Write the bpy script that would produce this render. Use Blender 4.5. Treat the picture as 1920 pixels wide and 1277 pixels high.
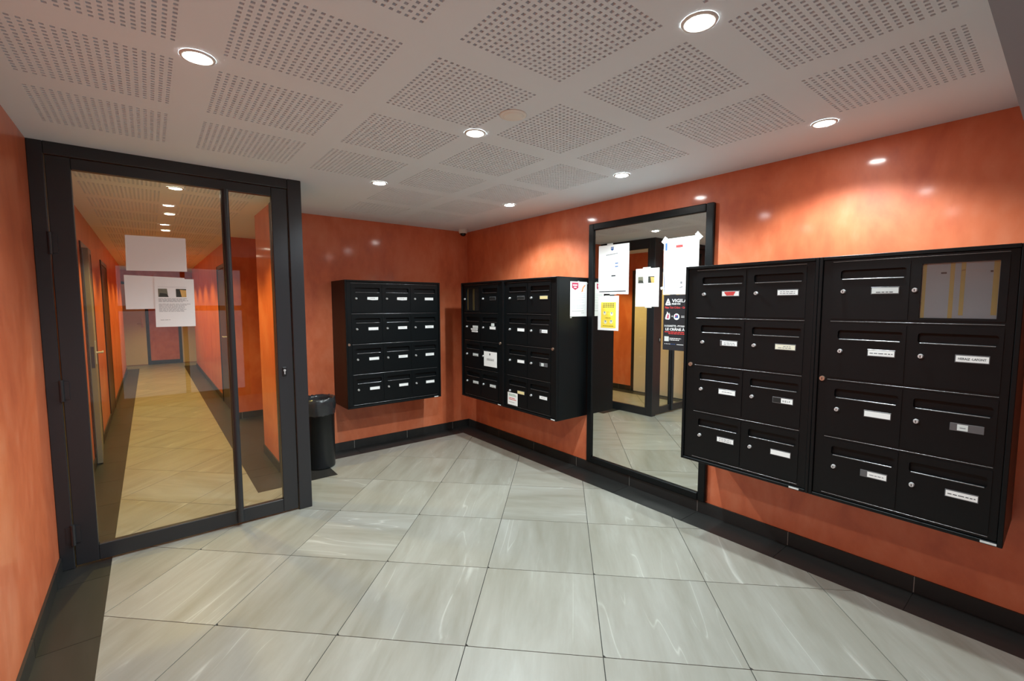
import bpy, bmesh, math, random
from mathutils import Matrix, Vector
from mathutils.geometry import tessellate_polygon

random.seed(7)
scene = bpy.context.scene
C = scene.collection
for o in list(bpy.data.objects):
    bpy.data.objects.remove(o, do_unlink=True)

# ------------------------------------------------------------------ camera
# room axes: X across the lobby, Y along the corridor, Z up; metres; camera stands over the origin
FPX, PITCH, ROLL, CAMZ, HEAD = 848.05, 0.0782, 0.0012, 1.5028, -0.1102 + math.pi / 4
H = 2.3814                      # ceiling height
fwd = Vector((math.sin(HEAD) * math.cos(PITCH), math.cos(HEAD) * math.cos(PITCH), -math.sin(PITCH)))
rgt0 = Vector((math.cos(HEAD), -math.sin(HEAD), 0))
dwn0 = fwd.cross(rgt0)
rgt = rgt0 * math.cos(ROLL) + dwn0 * math.sin(ROLL)
up = -(dwn0 * math.cos(ROLL) - rgt0 * math.sin(ROLL))
cd = bpy.data.cameras.new('camera')
cam = bpy.data.objects.new('camera', cd)
C.objects.link(cam)
m = Matrix.Identity(4)
for i in range(3):
    m[i][0], m[i][1], m[i][2] = rgt[i], up[i], -fwd[i]
m.translation = Vector((0, 0, CAMZ))
cam.matrix_world = m
cd.sensor_fit = 'HORIZONTAL'
cd.sensor_width = 36.0
cd.lens = FPX / 1920 * 36.0
cd.clip_start = 0.03
scene.camera = cam

# ------------------------------------------------------------------ world and exposure
w = bpy.data.worlds.new('world')
scene.world = w
w.use_nodes = True
bg = w.node_tree.nodes['Background']
bg.inputs[0].default_value = (0.74, 0.87, 1.0, 1)
bg.inputs[1].default_value = 0.32
vs = scene.view_settings
vs.view_transform = 'Standard'
vs.look = 'None'
vs.gamma = 1.0
vs.use_curve_mapping = False
vs.exposure = 1.54
scene.cycles.diffuse_bounces = 8
scene.cycles.transparent_max_bounces = 16
LOBBY_W, CORR_W = 23.0, 27.0
LOBBY_COL, CORR_COL = (0.82, 0.965, 1.0), (1.0, 0.75, 0.22)


# ------------------------------------------------------------------ materials
def srgb(r, g, b):
    f = lambda c: (c / 255 / 12.92) if c / 255 <= 0.04045 else ((c / 255 + 0.055) / 1.055) ** 2.4
    return (f(r), f(g), f(b), 1)


MATS = {}


def mat(name, col, rough=0.5, metal=0.0, spec=0.5, var=0.06, scale=8.0, bump=0.0, bscale=60.0, coat=0.0, emit=None, estr=0.0):
    """a plain painted/printed/moulded material with a little procedural mottling"""
    if name in MATS:
        return MATS[name]
    mt = bpy.data.materials.new(name)
    mt.use_nodes = True
    nt = mt.node_tree
    b = nt.nodes['Principled BSDF']
    b.inputs['Roughness'].default_value = rough
    b.inputs['Metallic'].default_value = metal
    b.inputs['Specular IOR Level'].default_value = spec
    b.inputs['Coat Weight'].default_value = coat
    tc = nt.nodes.new('ShaderNodeTexCoord')
    nz = nt.nodes.new('ShaderNodeTexNoise')
    nz.inputs['Scale'].default_value = scale
    nz.inputs['Detail'].default_value = 4
    nt.links.new(tc.outputs['Object'], nz.inputs['Vector'])
    rp = nt.nodes.new('ShaderNodeMixRGB')
    rp.inputs[1].default_value = tuple(max(0, c * (1 - var)) for c in col[:3]) + (1,)
    rp.inputs[2].default_value = tuple(min(1, c * (1 + var)) for c in col[:3]) + (1,)
    nt.links.new(nz.outputs['Fac'], rp.inputs[0])
    nt.links.new(rp.outputs[0], b.inputs['Base Color'])
    if bump:
        n2 = nt.nodes.new('ShaderNodeTexNoise')
        n2.inputs['Scale'].default_value = bscale
        n2.inputs['Detail'].default_value = 3
        nt.links.new(tc.outputs['Object'], n2.inputs['Vector'])
        bp = nt.nodes.new('ShaderNodeBump')
        bp.inputs['Strength'].default_value = bump
        bp.inputs['Distance'].default_value = 0.002
        nt.links.new(n2.outputs['Fac'], bp.inputs['Height'])
        nt.links.new(bp.outputs[0], b.inputs['Normal'])
    if emit:
        b.inputs['Emission Color'].default_value = emit
        b.inputs['Emission Strength'].default_value = estr
    MATS[name] = mt
    return mt


def ramp(nt, stops):
    r = nt.nodes.new('ShaderNodeValToRGB')
    e = r.color_ramp.elements
    while len(e) < len(stops):
        e.new(0.5)
    for k, (p, c) in enumerate(stops):
        e[k].position = p
        e[k].color = c
    return r


def stucco(name, dark, mid, light):
    mt = bpy.data.materials.new(name)
    mt.use_nodes = True
    nt = mt.node_tree
    L = nt.links.new
    b = nt.nodes['Principled BSDF']
    b.inputs['Specular IOR Level'].default_value = 0.45
    tc = nt.nodes.new('ShaderNodeTexCoord')
    mp = nt.nodes.new('ShaderNodeMapping')
    mp.inputs['Scale'].default_value = (1.0, 1.0, 0.55)
    L(tc.outputs['Object'], mp.inputs['Vector'])
    n1 = nt.nodes.new('ShaderNodeTexNoise')
    n1.inputs['Scale'].default_value = 2.6
    n1.inputs['Detail'].default_value = 7
    n1.inputs['Roughness'].default_value = 0.62
    n1.inputs['Distortion'].default_value = 0.9
    L(mp.outputs[0], n1.inputs['Vector'])
    n2 = nt.nodes.new('ShaderNodeTexNoise')
    n2.inputs['Scale'].default_value = 14
    n2.inputs['Detail'].default_value = 5
    L(mp.outputs[0], n2.inputs['Vector'])
    mx = nt.nodes.new('ShaderNodeMixRGB')
    mx.inputs[0].default_value = 0.3
    L(n1.outputs['Fac'], mx.inputs[1])
    L(n2.outputs['Fac'], mx.inputs[2])
    r = ramp(nt, [(0.3, dark), (0.5, mid), (0.72, light)])
    L(mx.outputs[0], r.inputs[0])
    L(r.outputs[0], b.inputs['Base Color'])
    rr = nt.nodes.new('ShaderNodeMapRange')
    b.inputs['Coat Weight'].default_value = 0.35
    b.inputs['Coat Roughness'].default_value = 0.1
    rr.inputs[3].default_value = 0.40
    rr.inputs[4].default_value = 0.55
    L(n2.outputs['Fac'], rr.inputs[0])
    L(rr.outputs[0], b.inputs['Roughness'])
    bp = nt.nodes.new('ShaderNodeBump')
    bp.inputs['Strength'].default_value = 0.25
    bp.inputs['Distance'].default_value = 0.004
    L(mx.outputs[0], bp.inputs['Height'])
    L(bp.outputs[0], b.inputs['Normal'])
    MATS[name] = mt
    return mt


def stone(name, dark, mid, light, vein, rough, veinamt=1.0, rnd=0.1):
    """porcelain tile with streaks along the tile's own Y axis; every tile differs by its random number"""
    mt = bpy.data.materials.new(name)
    mt.use_nodes = True
    nt = mt.node_tree
    L = nt.links.new
    b = nt.nodes['Principled BSDF']
    b.inputs['Roughness'].default_value = rough
    tc = nt.nodes.new('ShaderNodeTexCoord')
    oi = nt.nodes.new('ShaderNodeObjectInfo')
    ml = nt.nodes.new('ShaderNodeMath')
    ml.operation = 'MULTIPLY'
    ml.inputs[1].default_value = 57.0
    L(oi.outputs['Random'], ml.inputs[0])
    cx = nt.nodes.new('ShaderNodeCombineXYZ')
    for k in range(3):
        L(ml.outputs[0], cx.inputs[k])
    ad = nt.nodes.new('ShaderNodeVectorMath')
    L(tc.outputs['Object'], ad.inputs[0])
    L(cx.outputs[0], ad.inputs[1])

    def streak(sc, sx, sy, det, dist):
        mp = nt.nodes.new('ShaderNodeMapping')
        mp.inputs['Scale'].default_value = (sx, sy, 1)
        mp.inputs['Rotation'].default_value = (0, 0, 0.16)
        L(ad.outputs[0], mp.inputs['Vector'])
        n = nt.nodes.new('ShaderNodeTexNoise')
        n.inputs['Scale'].default_value = sc
        n.inputs['Detail'].default_value = det
        n.inputs['Roughness'].default_value = 0.6
        n.inputs['Distortion'].default_value = dist
        L(mp.outputs[0], n.inputs['Vector'])
        return n
    a = streak(2.2, 3.2, 0.55, 7, 0.5)
    f = streak(9, 3.0, 0.35, 5, 0.2)
    v = streak(1.7, 2.4, 0.3, 2, 0.5)
    mx = nt.nodes.new('ShaderNodeMixRGB')
    mx.inputs[0].default_value = 0.2
    L(a.outputs['Fac'], mx.inputs[1])
    L(f.outputs['Fac'], mx.inputs[2])
    r = ramp(nt, [(0.33, dark), (0.5, mid), (0.68, light)])
    L(mx.outputs[0], r.inputs[0])
    vr = ramp(nt, [(0.494, (0, 0, 0, 1)), (0.5, (veinamt,) * 3 + (1,)), (0.506, (0, 0, 0, 1))])
    L(v.outputs['Fac'], vr.inputs[0])
    vg = ramp(nt, [(0.5, (0, 0, 0, 1)), (0.6, (0.8, 0.8, 0.8, 1))])
    L(a.outputs['Fac'], vg.inputs[0])
    vm = nt.nodes.new('ShaderNodeMath')
    vm.operation = 'MULTIPLY'
    L(vr.outputs[0], vm.inputs[0])
    L(vg.outputs[0], vm.inputs[1])
    m2 = nt.nodes.new('ShaderNodeMixRGB')
    L(vm.outputs[0], m2.inputs[0])
    L(r.outputs[0], m2.inputs[1])
    m2.inputs[2].default_value = vein
    hv = nt.nodes.new('ShaderNodeHueSaturation')
    mr = nt.nodes.new('ShaderNodeMapRange')
    mr.inputs[3].default_value = 1 - rnd
    mr.inputs[4].default_value = 1 + rnd
    L(oi.outputs['Random'], mr.inputs[0])
    L(mr.outputs[0], hv.inputs['Value'])
    L(m2.outputs[0], hv.inputs['Color'])
    L(hv.outputs[0], b.inputs['Base Color'])
    bp = nt.nodes.new('ShaderNodeBump')
    bp.inputs['Strength'].default_value = 0.08
    bp.inputs['Distance'].default_value = 0.001
    L(f.outputs['Fac'], bp.inputs['Height'])
    L(bp.outputs[0], b.inputs['Normal'])
    MATS[name] = mt
    return mt


def glass(name, tint=(0.97, 0.98, 0.97), ior=1.5):
    mt = bpy.data.materials.new(name)
    mt.use_nodes = True
    nt = mt.node_tree
    nt.nodes.remove(nt.nodes['Principled BSDF'])
    out = nt.nodes['Material Output']
    t = nt.nodes.new('ShaderNodeBsdfTransparent')
    t.inputs[0].default_value = tint + (1,)
    g = nt.nodes.new('ShaderNodeBsdfGlossy')
    g.inputs['Roughness'].default_value = 0.0
    # thin pane: Schlick reflectance, the same from both faces
    lw = nt.nodes.new('ShaderNodeLayerWeight')
    lw.inputs['Blend'].default_value = 0.5
    pw = nt.nodes.new('ShaderNodeMath')
    pw.operation = 'POWER'
    pw.inputs[1].default_value = 5.0
    nt.links.new(lw.outputs['Facing'], pw.inputs[0])
    f0 = ((ior - 1) / (ior + 1)) ** 2
    fr = nt.nodes.new('ShaderNodeMath')
    fr.operation = 'MULTIPLY_ADD'
    fr.inputs[1].default_value = 1 - f0
    fr.inputs[2].default_value = f0
    nt.links.new(pw.outputs[0], fr.inputs[0])
    mx = nt.nodes.new('ShaderNodeMixShader')
    nt.links.new(fr.outputs[0], mx.inputs[0])
    nt.links.new(t.outputs[0], mx.inputs[1])
    nt.links.new(g.outputs[0], mx.inputs[2])
    nt.links.new(mx.outputs[0], out.inputs[0])
    MATS[name] = mt
    return mt


ORANGE = stucco('orange_stucco', srgb(190, 90, 56), srgb(213, 112, 71), srgb(225, 136, 98))
TILE = stone('grey_stone_tile', srgb(131, 128, 116), srgb(143, 141, 131), srgb(155, 154, 146), srgb(196, 196, 188), 0.34, 0.6, 0.05)
DARKT = stone('anthracite_tile', srgb(32, 32, 31), srgb(38, 38, 37), srgb(45, 44, 42), srgb(52, 52, 50), 0.42, 0.3, 0.08)
GROUT = mat('dark_grout', srgb(42, 40, 37), 0.9)
LGROUT = mat('light_grout', srgb(150, 148, 142), 0.9)
CEIL = mat('ceiling_white', srgb(234, 244, 251), 0.85, var=0.015, scale=3)
FELT = mat('acoustic_felt', srgb(74, 70, 66), 0.95)
ANTH = mat('anthracite_aluminium', srgb(40, 41, 44), 0.34, 0.0, 0.5, 0.05, 20)
BLACK = mat('black_mailbox_paint', srgb(8, 12, 14), 0.40, 0, 0.25, 0.08, 30, 0.06, 400)
EDGEHI = mat('edge_highlight_grey', srgb(120, 120, 122), 0.25, 0.9, 0.6)  # pale metal: lamp highlight on black-painted slot edges put into the colour
HOLE = mat('slot_darkness', srgb(10, 10, 11), 0.8)
CHROME = mat('lock_metal', srgb(205, 205, 205), 0.3, 0.35)
BRASS = mat('brass_lock', srgb(190, 160, 140), 0.35, 0.8)
KEY = mat('keyhole', srgb(18, 18, 18), 0.6)
PAPER = mat('white_paper', srgb(238, 238, 236), 0.8, var=0.02, scale=5)
CREAM = mat('cream_paper', srgb(226, 208, 150), 0.8, var=0.04)
PGREY = mat('label_grey_paper', srgb(212, 216, 214), 0.6, var=0.05, scale=20)
INK = mat('grey_ink', srgb(130, 130, 134), 0.8)
INKD = mat('dark_ink', srgb(40, 42, 48), 0.7)
INKB = mat('blue_ink', srgb(52, 92, 156), 0.7)
INKR = mat('red_ink', srgb(208, 58, 56), 0.7)
INKP = mat('raspberry_ink', srgb(190, 60, 92), 0.7)
INKO = mat('orange_ink', srgb(226, 150, 84), 0.7)
INKG = mat('green_ink', srgb(92, 150, 112), 0.7)
YELL = mat('yellow_ink', srgb(244, 214, 70), 0.7, var=0.05)
PHOTOD = mat('photo_dark', srgb(52, 54, 46), 0.6, var=0.4, scale=60)
PHOTOG = mat('photo_grey', srgb(112, 110, 92), 0.6, var=0.3, scale=60)
PHOTOY = mat('photo_amber', srgb(214, 170, 96), 0.6, var=0.25, scale=60)
POSTER = mat('poster_black', srgb(30, 31, 36), 0.5)
WHITEI = mat('white_ink', srgb(232, 232, 232), 0.7, var=0.02)
TAPE = mat('clear_tape', srgb(205, 205, 200), 0.3)
TAPEY = mat('aged_tape', srgb(140, 120, 72), 0.5, var=0.1)
CLEAR = mat('plate_holder', srgb(92, 92, 94), 0.25, var=0.1)
BEIGE = mat('beige_door_paint', srgb(226, 216, 202), 0.5, var=0.05, scale=3)
GREYD = mat('grey_door_paint', srgb(126, 124, 120), 0.5, var=0.06, scale=3)
DDOOR = mat('dark_door_paint', srgb(40, 36, 34), 0.45)
BIN = mat('bin_plastic', srgb(26, 28, 31), 0.38, bump=0.05)
BAG = mat('bin_liner_film', srgb(44, 44, 46), 0.2, var=0.2, scale=20, bump=0.6, bscale=25)
WPLAST = mat('white_plastic', srgb(226, 224, 218), 0.4)
CRPLAST = mat('cream_plastic', srgb(243, 243, 236), 0.45)
DOME = mat('smoked_dome', srgb(24, 22, 22), 0.08)
LAMP = mat('lamp_lens', srgb(255, 255, 255), 0.4, emit=(1, 0.99, 0.96, 1), estr=60)
LAMPC = mat('warm_lamp_lens', srgb(255, 250, 240), 0.4, emit=(1, 0.9, 0.7, 1), estr=14)
GLASS = glass('clear_glass')
WINPANE = mat('window_paper', srgb(122, 130, 138), 0.35, var=0.06)
MIRROR = mat('mirror_silver', srgb(226, 228, 222), 0.0, 1.0, var=0.0)
SOFFIT = mat('grey_soffit_paint', srgb(150, 156, 164), 0.6, var=0.02)


# ------------------------------------------------------------------ mesh helpers
class MB:
    """collects polygons with material slots; build() links them as one mesh object"""

    def __init__(self):
        self.v, self.f, self.mi, self.mats, self.smooth = [], [], [], [], []

    def slot(self, mt):
        if mt not in self.mats:
            self.mats.append(mt)
        return self.mats.index(mt)

    def add(self, vs_, fs, mt, smooth=False):
        b = len(self.v)
        self.v += [tuple(p) for p in vs_]
        k = self.slot(mt)
        for f in fs:
            self.f.append([b + i for i in f])
            self.mi.append(k)
            self.smooth.append(smooth)
        return self

    def box(self, x0, y0, z0, x1, y1, z1, mt):
        x0, x1 = min(x0, x1), max(x0, x1)
        y0, y1 = min(y0, y1), max(y0, y1)
        z0, z1 = min(z0, z1), max(z0, z1)
        return self.add([(x0, y0, z0), (x1, y0, z0), (x1, y1, z0), (x0, y1, z0), (x0, y0, z1), (x1, y0, z1), (x1, y1, z1), (x0, y1, z1)],
                        [(0, 3, 2, 1), (4, 5, 6, 7), (0, 1, 5, 4), (1, 2, 6, 5), (2, 3, 7, 6), (3, 0, 4, 7)], mt)

    def bbox(self, x0, y0, z0, x1, y1, z1, mt, bev=0.003):
        """box with chamfered edges"""
        bm = bmesh.new()
        bmesh.ops.create_cube(bm, size=1.0)
        for vv in bm.verts:
            vv.co = Vector((x0 + (vv.co.x + .5) * (x1 - x0), y0 + (vv.co.y + .5) * (y1 - y0), z0 + (vv.co.z + .5) * (z1 - z0)))
        bmesh.ops.bevel(bm, geom=list(bm.edges), offset=bev, segments=1, affect='EDGES')
        bm.normal_update()
        bm.verts.index_update()
        self.add([vv.co[:] for vv in bm.verts], [[vv.index for vv in f.verts] for f in bm.faces], mt)
        bm.free()
        return self

    def tube(self, p, q, r, mt, n=16, r2=None, caps=True):
        p, q = Vector(p), Vector(q)
        r2 = r if r2 is None else r2
        d = (q - p).normalized()
        a = d.orthogonal().normalized()
        b = d.cross(a)
        vs_ = []
        for c, rr in ((p, r), (q, r2)):
            for k in range(n):
                t = 2 * math.pi * k / n
                vs_.append(c + (a * math.cos(t) + b * math.sin(t)) * rr)
        self.add(vs_, [(k, (k + 1) % n, n + (k + 1) % n, n + k) for k in range(n)], mt, True)
        if caps:
            self.add(vs_[:n], [list(range(n))[::-1]], mt)
            self.add(vs_[n:], [list(range(n))], mt)
        return self

    def lathe(self, prof, mt, n=32, cx=0, cy=0, jit=None):
        vs_ = []
        for i, (r, z) in enumerate(prof):
            for k in range(n):
                t = 2 * math.pi * k / n
                rr, zz = (r, z) if jit is None else jit(i, k, r, z)
                vs_.append((cx + rr * math.cos(t), cy + rr * math.sin(t), zz))
        fs = []
        for i in range(len(prof) - 1):
            for k in range(n):
                fs.append((i * n + k, i * n + (k + 1) % n, (i + 1) * n + (k + 1) % n, (i + 1) * n + k))
        return self.add(vs_, fs, mt, True)

    def plate(self, outer, holes, y0, y1, mt):
        """flat plate in the XZ plane, front at y0, back at y1, with holes (lists of x,z, any winding)"""
        polys = [[Vector((x, z, 0)) for x, z in outer]] + [[Vector((x, z, 0)) for x, z in h] for h in holes]
        flat = [p for pl in polys for p in pl]
        tris = tessellate_polygon(polys)
        fr = []
        for t in tris:
            a, b, c = (flat[i] for i in t)
            s = (b - a).cross(c - a).z
            fr.append(tuple(t) if s > 0 else tuple(t[::-1]))
        self.add([(p.x, y0, p.y) for p in flat], fr, mt)
        self.add([(p.x, y1, p.y) for p in flat], [t[::-1] for t in fr], mt)
        for pl in polys:
            n = len(pl)
            vs_ = [(p.x, y0, p.y) for p in pl] + [(p.x, y1, p.y) for p in pl]
            self.add(vs_, [(k, (k + 1) % n, n + (k + 1) % n, n + k) for k in range(n)], mt)
        return self

    def rect(self, x0, z0, x1, z1, y, mt):
        """thin printed patch facing -Y"""
        return self.add([(x0, y, z0), (x1, y, z0), (x1, y, z1), (x0, y, z1)], [(0, 1, 2, 3)], mt)

    def poly(self, pts, y, mt):
        return self.add([(x, y, z) for x, z in pts], [list(range(len(pts)))], mt)

    def disc(self, cx, cz, r, y, mt, n=20):
        return self.poly([(cx + r * math.cos(2 * math.pi * k / n), cz + r * math.sin(2 * math.pi * k / n)) for k in range(n)], y, mt)

    def text(self, s, x, z, size, y, mt, width=None, bold=0.0):
        """lettering in the built-in font as flat mesh facing -Y; width squeezes it to a length"""
        cu = bpy.data.curves.new('t', 'FONT')
        cu.body = s
        cu.size = size
        cu.resolution_u = 2
        cu.offset = bold
        to = bpy.data.objects.new('t', cu)
        C.objects.link(to)
        dg = bpy.context.evaluated_depsgraph_get()
        me = to.evaluated_get(dg).to_mesh()
        if len(me.vertices):
            xs = [vv.co.x for vv in me.vertices]
            k = 1.0 if width is None else width / (max(xs) - min(xs))
            mn = min(xs)
            self.add([(x + (vv.co.x - mn) * k, y, z + vv.co.y) for vv in me.vertices], [list(p.vertices) for p in me.polygons], mt)
        to.evaluated_get(dg).to_mesh_clear()
        bpy.data.objects.remove(to, do_unlink=True)
        bpy.data.curves.remove(cu)
        return self

    def mesh(self, name):
        me = bpy.data.meshes.new(name)
        me.from_pydata(self.v, [], self.f)
        for mt in self.mats:
            me.materials.append(mt)
        me.polygons.foreach_set('material_index', self.mi)
        me.polygons.foreach_set('use_smooth', self.smooth)
        me.update()
        return me

    def build(self, name, parent=None, loc=(0, 0, 0), rotz=0.0):
        return link(name, self.mesh(name), parent, loc, rotz)


def link(name, me, parent=None, loc=(0, 0, 0), rotz=0.0):
    o = bpy.data.objects.new(name, me)
    C.objects.link(o)
    o.parent = parent
    o.location = loc
    o.rotation_euler = (0, 0, rotz)
    return o


def tag(o, label, cat, group=None, kind=None):
    o['label'] = label
    o['category'] = cat
    if group:
        o['group'] = group
    if kind:
        o['kind'] = kind
    return o


def thing(name, label, cat, loc=(0, 0, 0), rotz=0.0, group=None, kind=None):
    o = bpy.data.objects.new(name, None)
    o.empty_display_size = 0.05
    C.objects.link(o)
    o.location = loc
    o.rotation_euler = (0, 0, rotz)
    return tag(o, label, cat, group, kind)


def struct(mb, name, label, cat):
    return tag(mb.build(name), label, cat, kind='structure')


# ------------------------------------------------------------------ the room: key lines in metres
WR, WB, WL = 3.06, 4.69, -0.464        # right wall, mailbox back wall, left wall
GV = 3.503                             # front face of the glazed partition
CR, CRO = 0.857, 0.99                  # corridor right wall face, lobby side of the dividing wall
DIVV = 4.42                            # end of the dividing wall
REC0, REC1 = 5.13, 6.88                # side recess of the corridor
VEND, VFRONT, VWEND = 14.7, -1.6, 13.5
BW = 0.235                             # width of the dark border


def wall_y(mb, x0, x1, y0, y1, openings, mt=None, z1=H):
    """wall running along Y with door openings (ya, yb, top)"""
    cuts = sorted({y0, y1, *[a for a, b, t in openings], *[b for a, b, t in openings]})
    for a, b in zip(cuts[:-1], cuts[1:]):
        z0 = 0.0
        for oa, ob, t in openings:
            if a >= oa - 1e-6 and b <= ob + 1e-6:
                z0 = t
        mb.box(x0, a, z0, x1, b, z1, mt or ORANGE)
    return mb


LD = [(3.72, 4.84, 2.09), (5.66, 6.60, 2.09), (7.88, 8.86, 2.09)]      # doors in the left wall
wl = wall_y(MB(), WL - 0.2, WL, VFRONT, VWEND, LD)
struct(wl, 'wall_left', 'orange stucco wall running past the glazed door down the corridor', 'wall')
wr = MB().box(WR, VFRONT, 0, WR + 0.2, WB + 0.2, H, ORANGE)
struct(wr, 'wall_right', 'orange stucco wall carrying the tall mirror', 'wall')
wb = MB().box(CRO, WB, 0, WR, REC0, H, ORANGE).box(CR, DIVV, 0, CRO, REC0, H, ORANGE)
struct(wb, 'wall_back', 'orange stucco wall behind the twelve-door mailbox unit', 'wall')
wc = wall_y(MB(), CR, CR + 0.2, REC1, VWEND, [(7.35, 8.35, 2.09)])
wc.box(CR + 0.2, REC1, 0, 2.6, REC1 + 0.2, H, ORANGE)
struct(wc, 'wall_corridor_right', 'orange stucco wall on the right of the corridor behind the glass', 'wall')
we = MB().box(2.4, REC0, 0, 2.6, REC1, H, ORANGE)
struct(we, 'wall_recess', 'orange stucco end of the side recess off the corridor', 'wall')
wf = MB().box(-1.6, VEND, 0, 2.0, VEND + 0.2, H, ORANGE)
wf.box(-1.6, VWEND, 0, -1.4, VEND, H, ORANGE).box(1.8, VWEND, 0, 2.0, VEND, H, ORANGE)
wf.box(-1.6, VWEND - .15, 0, WL - .2, VWEND, H, ORANGE).box(CR + .2, VWEND - .15, 0, 2.0, VWEND, H, ORANGE)
struct(wf, 'wall_corridor_end', 'orange stucco wall closing the far end of the corridor', 'wall')
wfr = MB()
for a, b, z0 in ((WL - .2, -.42, 0), (-.42, 1.28, 2.15), (1.28, WR + .2, 0)):
    wfr.box(a, VFRONT - 0.2, z0, b, VFRONT, H, ORANGE)
struct(wfr, 'wall_front', 'orange stucco wall with the street entrance', 'wall')
struct(MB().box(WL, -0.06, 2.15, WR, 0.16, H, SOFFIT), 'trim_1', 'grey painted beam under the ceiling beside the entrance', 'beam')

# ------------------------------------------------------------------ ceiling: perforated boards, 0.6 m module, 19 x 19 square holes each
U0, V0, MOD, NH, PITCHH, HS = -0.419, 1.405, 0.6, 19, 0.025, 0.0122


def panel_mesh():
    mb = MB()
    cs = [0.0]
    for k in range(NH):
        c = 0.075 + k * PITCHH
        cs += [c - HS / 2, c + HS / 2]
    cs.append(MOD)
    n = len(cs)
    vs_ = [(x, y, 0) for x in cs for y in cs] + [(x, y, 0.0125) for x in cs for y in cs]
    fs = []
    N2 = n * n
    for i in range(n - 1):
        for j in range(n - 1):
            a, b, c, d = i * n + j, (i + 1) * n + j, (i + 1) * n + j + 1, i * n + j + 1
            if i % 2 and j % 2:
                for p, q in ((a, b), (b, c), (c, d), (d, a)):
                    fs.append((p, q, q + N2, p + N2))
            else:
                fs.append((a, d, c, b))
    mb.add(vs_, fs, CEIL)
    return mb.mesh('perforated_panel')


us = [WL] + [U0 + MOD * k for k in range(6)] + [WR]
field = {}
for c in range(5):
    for r in range(-2, 20):
        corr = r >= 4 and c < 2
        lobby = r <= 2 or (r <= 4 and c >= 3)
        if (lobby or corr) and V0 + MOD * (r + 1) <= VWEND + .2:
            field[(c, r)] = 1
ceil = MB()
rows = sorted({VFRONT, VEND, *[V0 + MOD * r for r in range(-2, 21) if V0 + MOD * r < VEND]})
for a, b in zip(rows[:-1], rows[1:]):
    r = round((a - V0) / MOD) if a > VFRONT + .01 else -99
    for k in range(len(us) - 1):
        if (k - 1, r) in field:
            continue
        ceil.add([(us[k], a, H), (us[k + 1], a, H), (us[k + 1], b, H), (us[k], b, H)], [(0, 3, 2, 1)], CEIL)
ceil.box(-1.7, VWEND - .2, H, WL, VEND + .2, H + .02, CEIL)
ceil = struct(ceil, 'ceiling', 'off-white suspended ceiling with squares of small square perforations', 'ceiling')
pm = panel_mesh()
for (c, r) in sorted(field):
    link('perforated_panel', pm, ceil, (U0 + MOD * c, V0 + MOD * r, H))
MB().box(-1.8, VFRONT - .2, H + 0.013, WR + .2, VEND + .2, H + 0.05, FELT).build('acoustic_felt', ceil)

# ------------------------------------------------------------------ floor: stone tiles laid at 45 degrees inside dark borders
fl = MB().box(-1.7, VFRONT - .2, -0.1, WR + .2, VEND + .2, -0.003, GROUT)
fl = struct(fl, 'floor', 'grey stone-look tiled floor laid diagonally inside a dark border', 'floor')


def clip(poly, x0, y0, x1, y1):
    for ax, lim, sg in ((0, x0, 1), (0, x1, -1), (1, y0, 1), (1, y1, -1)):
        out = []
        for i in range(len(poly)):
            p, q = poly[i], poly[(i + 1) % len(poly)]
            dp, dq = sg * (p[ax] - lim), sg * (q[ax] - lim)
            if dp >= 0:
                out.append(p)
            if (dp > 0 > dq) or (dp < 0 < dq):
                t = dp / (dp - dq)
                out.append((p[0] + t * (q[0] - p[0]), p[1] + t * (q[1] - p[1])))
        poly = out
        if len(poly) < 3:
            return []
    return poly


def area(p):
    return abs(sum(p[i][0] * p[(i + 1) % len(p)][1] - p[(i + 1) % len(p)][0] * p[i][1] for i in range(len(p)))) / 2


LIGHT = [(WL + .22, VFRONT, WR - BW, 4.03), (1.24, 4.03, WR - BW, WB - BW), (WL + .22, 4.03, 0.612, 13.9), (-1.4, 13.9, 1.8, VEND)]
T0U, T0V, TS = 1.4423, 2.0283, 0.6
s2 = math.sqrt(.5)
rng = random.Random(3)
full = None
for i in range(-24, 25):
    for j in range(-24, 25):
        cx = T0U + TS * ((i + .5) * s2 + (j + .5) * s2)
        cy = T0V + TS * (-(i + .5) * s2 + (j + .5) * s2)
        if not (-2.3 < cx < 3.6 and VFRONT - .5 < cy < VEND + .5):
            continue
        h = TS / 2 - 0.0019
        sq = [(cx + a * h * s2 + b * h * s2, cy - a * h * s2 + b * h * s2) for a, b in ((-1, -1), (1, -1), (1, 1), (-1, 1))]
        pieces = [p for p in (clip(sq, *r) for r in LIGHT) if p and area(p) > 2e-4]
        if not pieces:
            continue
        ang = -math.pi / 4 + (math.pi / 2 if rng.random() < .18 else 0)
        ca, sa = math.cos(-ang), math.sin(-ang)
        isfull = sum(area(p) for p in pieces) > 0.999 * area(sq) and len(pieces) == 1
        if isfull and full and ang == full[1]:
            link('floor_tile', full[0], fl, (cx, cy, 0), ang)
            continue
        mb = MB()
        for p in pieces:
            q = [((x - cx) * ca - (y - cy) * sa, (x - cx) * sa + (y - cy) * ca) for x, y in p]
            n = len(q)
            sgn = sum(q[k][0] * q[(k + 1) % n][1] - q[(k + 1) % n][0] * q[k][1] for k in range(n))
            if sgn < 0:
                q = q[::-1]
            mb.add([(x, y, 0) for x, y in q], [list(range(n))], TILE)
            vs_ = [(x, y, 0) for x, y in q] + [(x, y, -0.003) for x, y in q]
            mb.add(vs_, [(k, n + k, n + (k + 1) % n, (k + 1) % n) for k in range(n)], TILE)
        me = mb.mesh('floor_tile')
        if isfull and not full:
            full = (me, ang)
        link('floor_tile', me, fl, (cx, cy, 0), ang)


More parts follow.
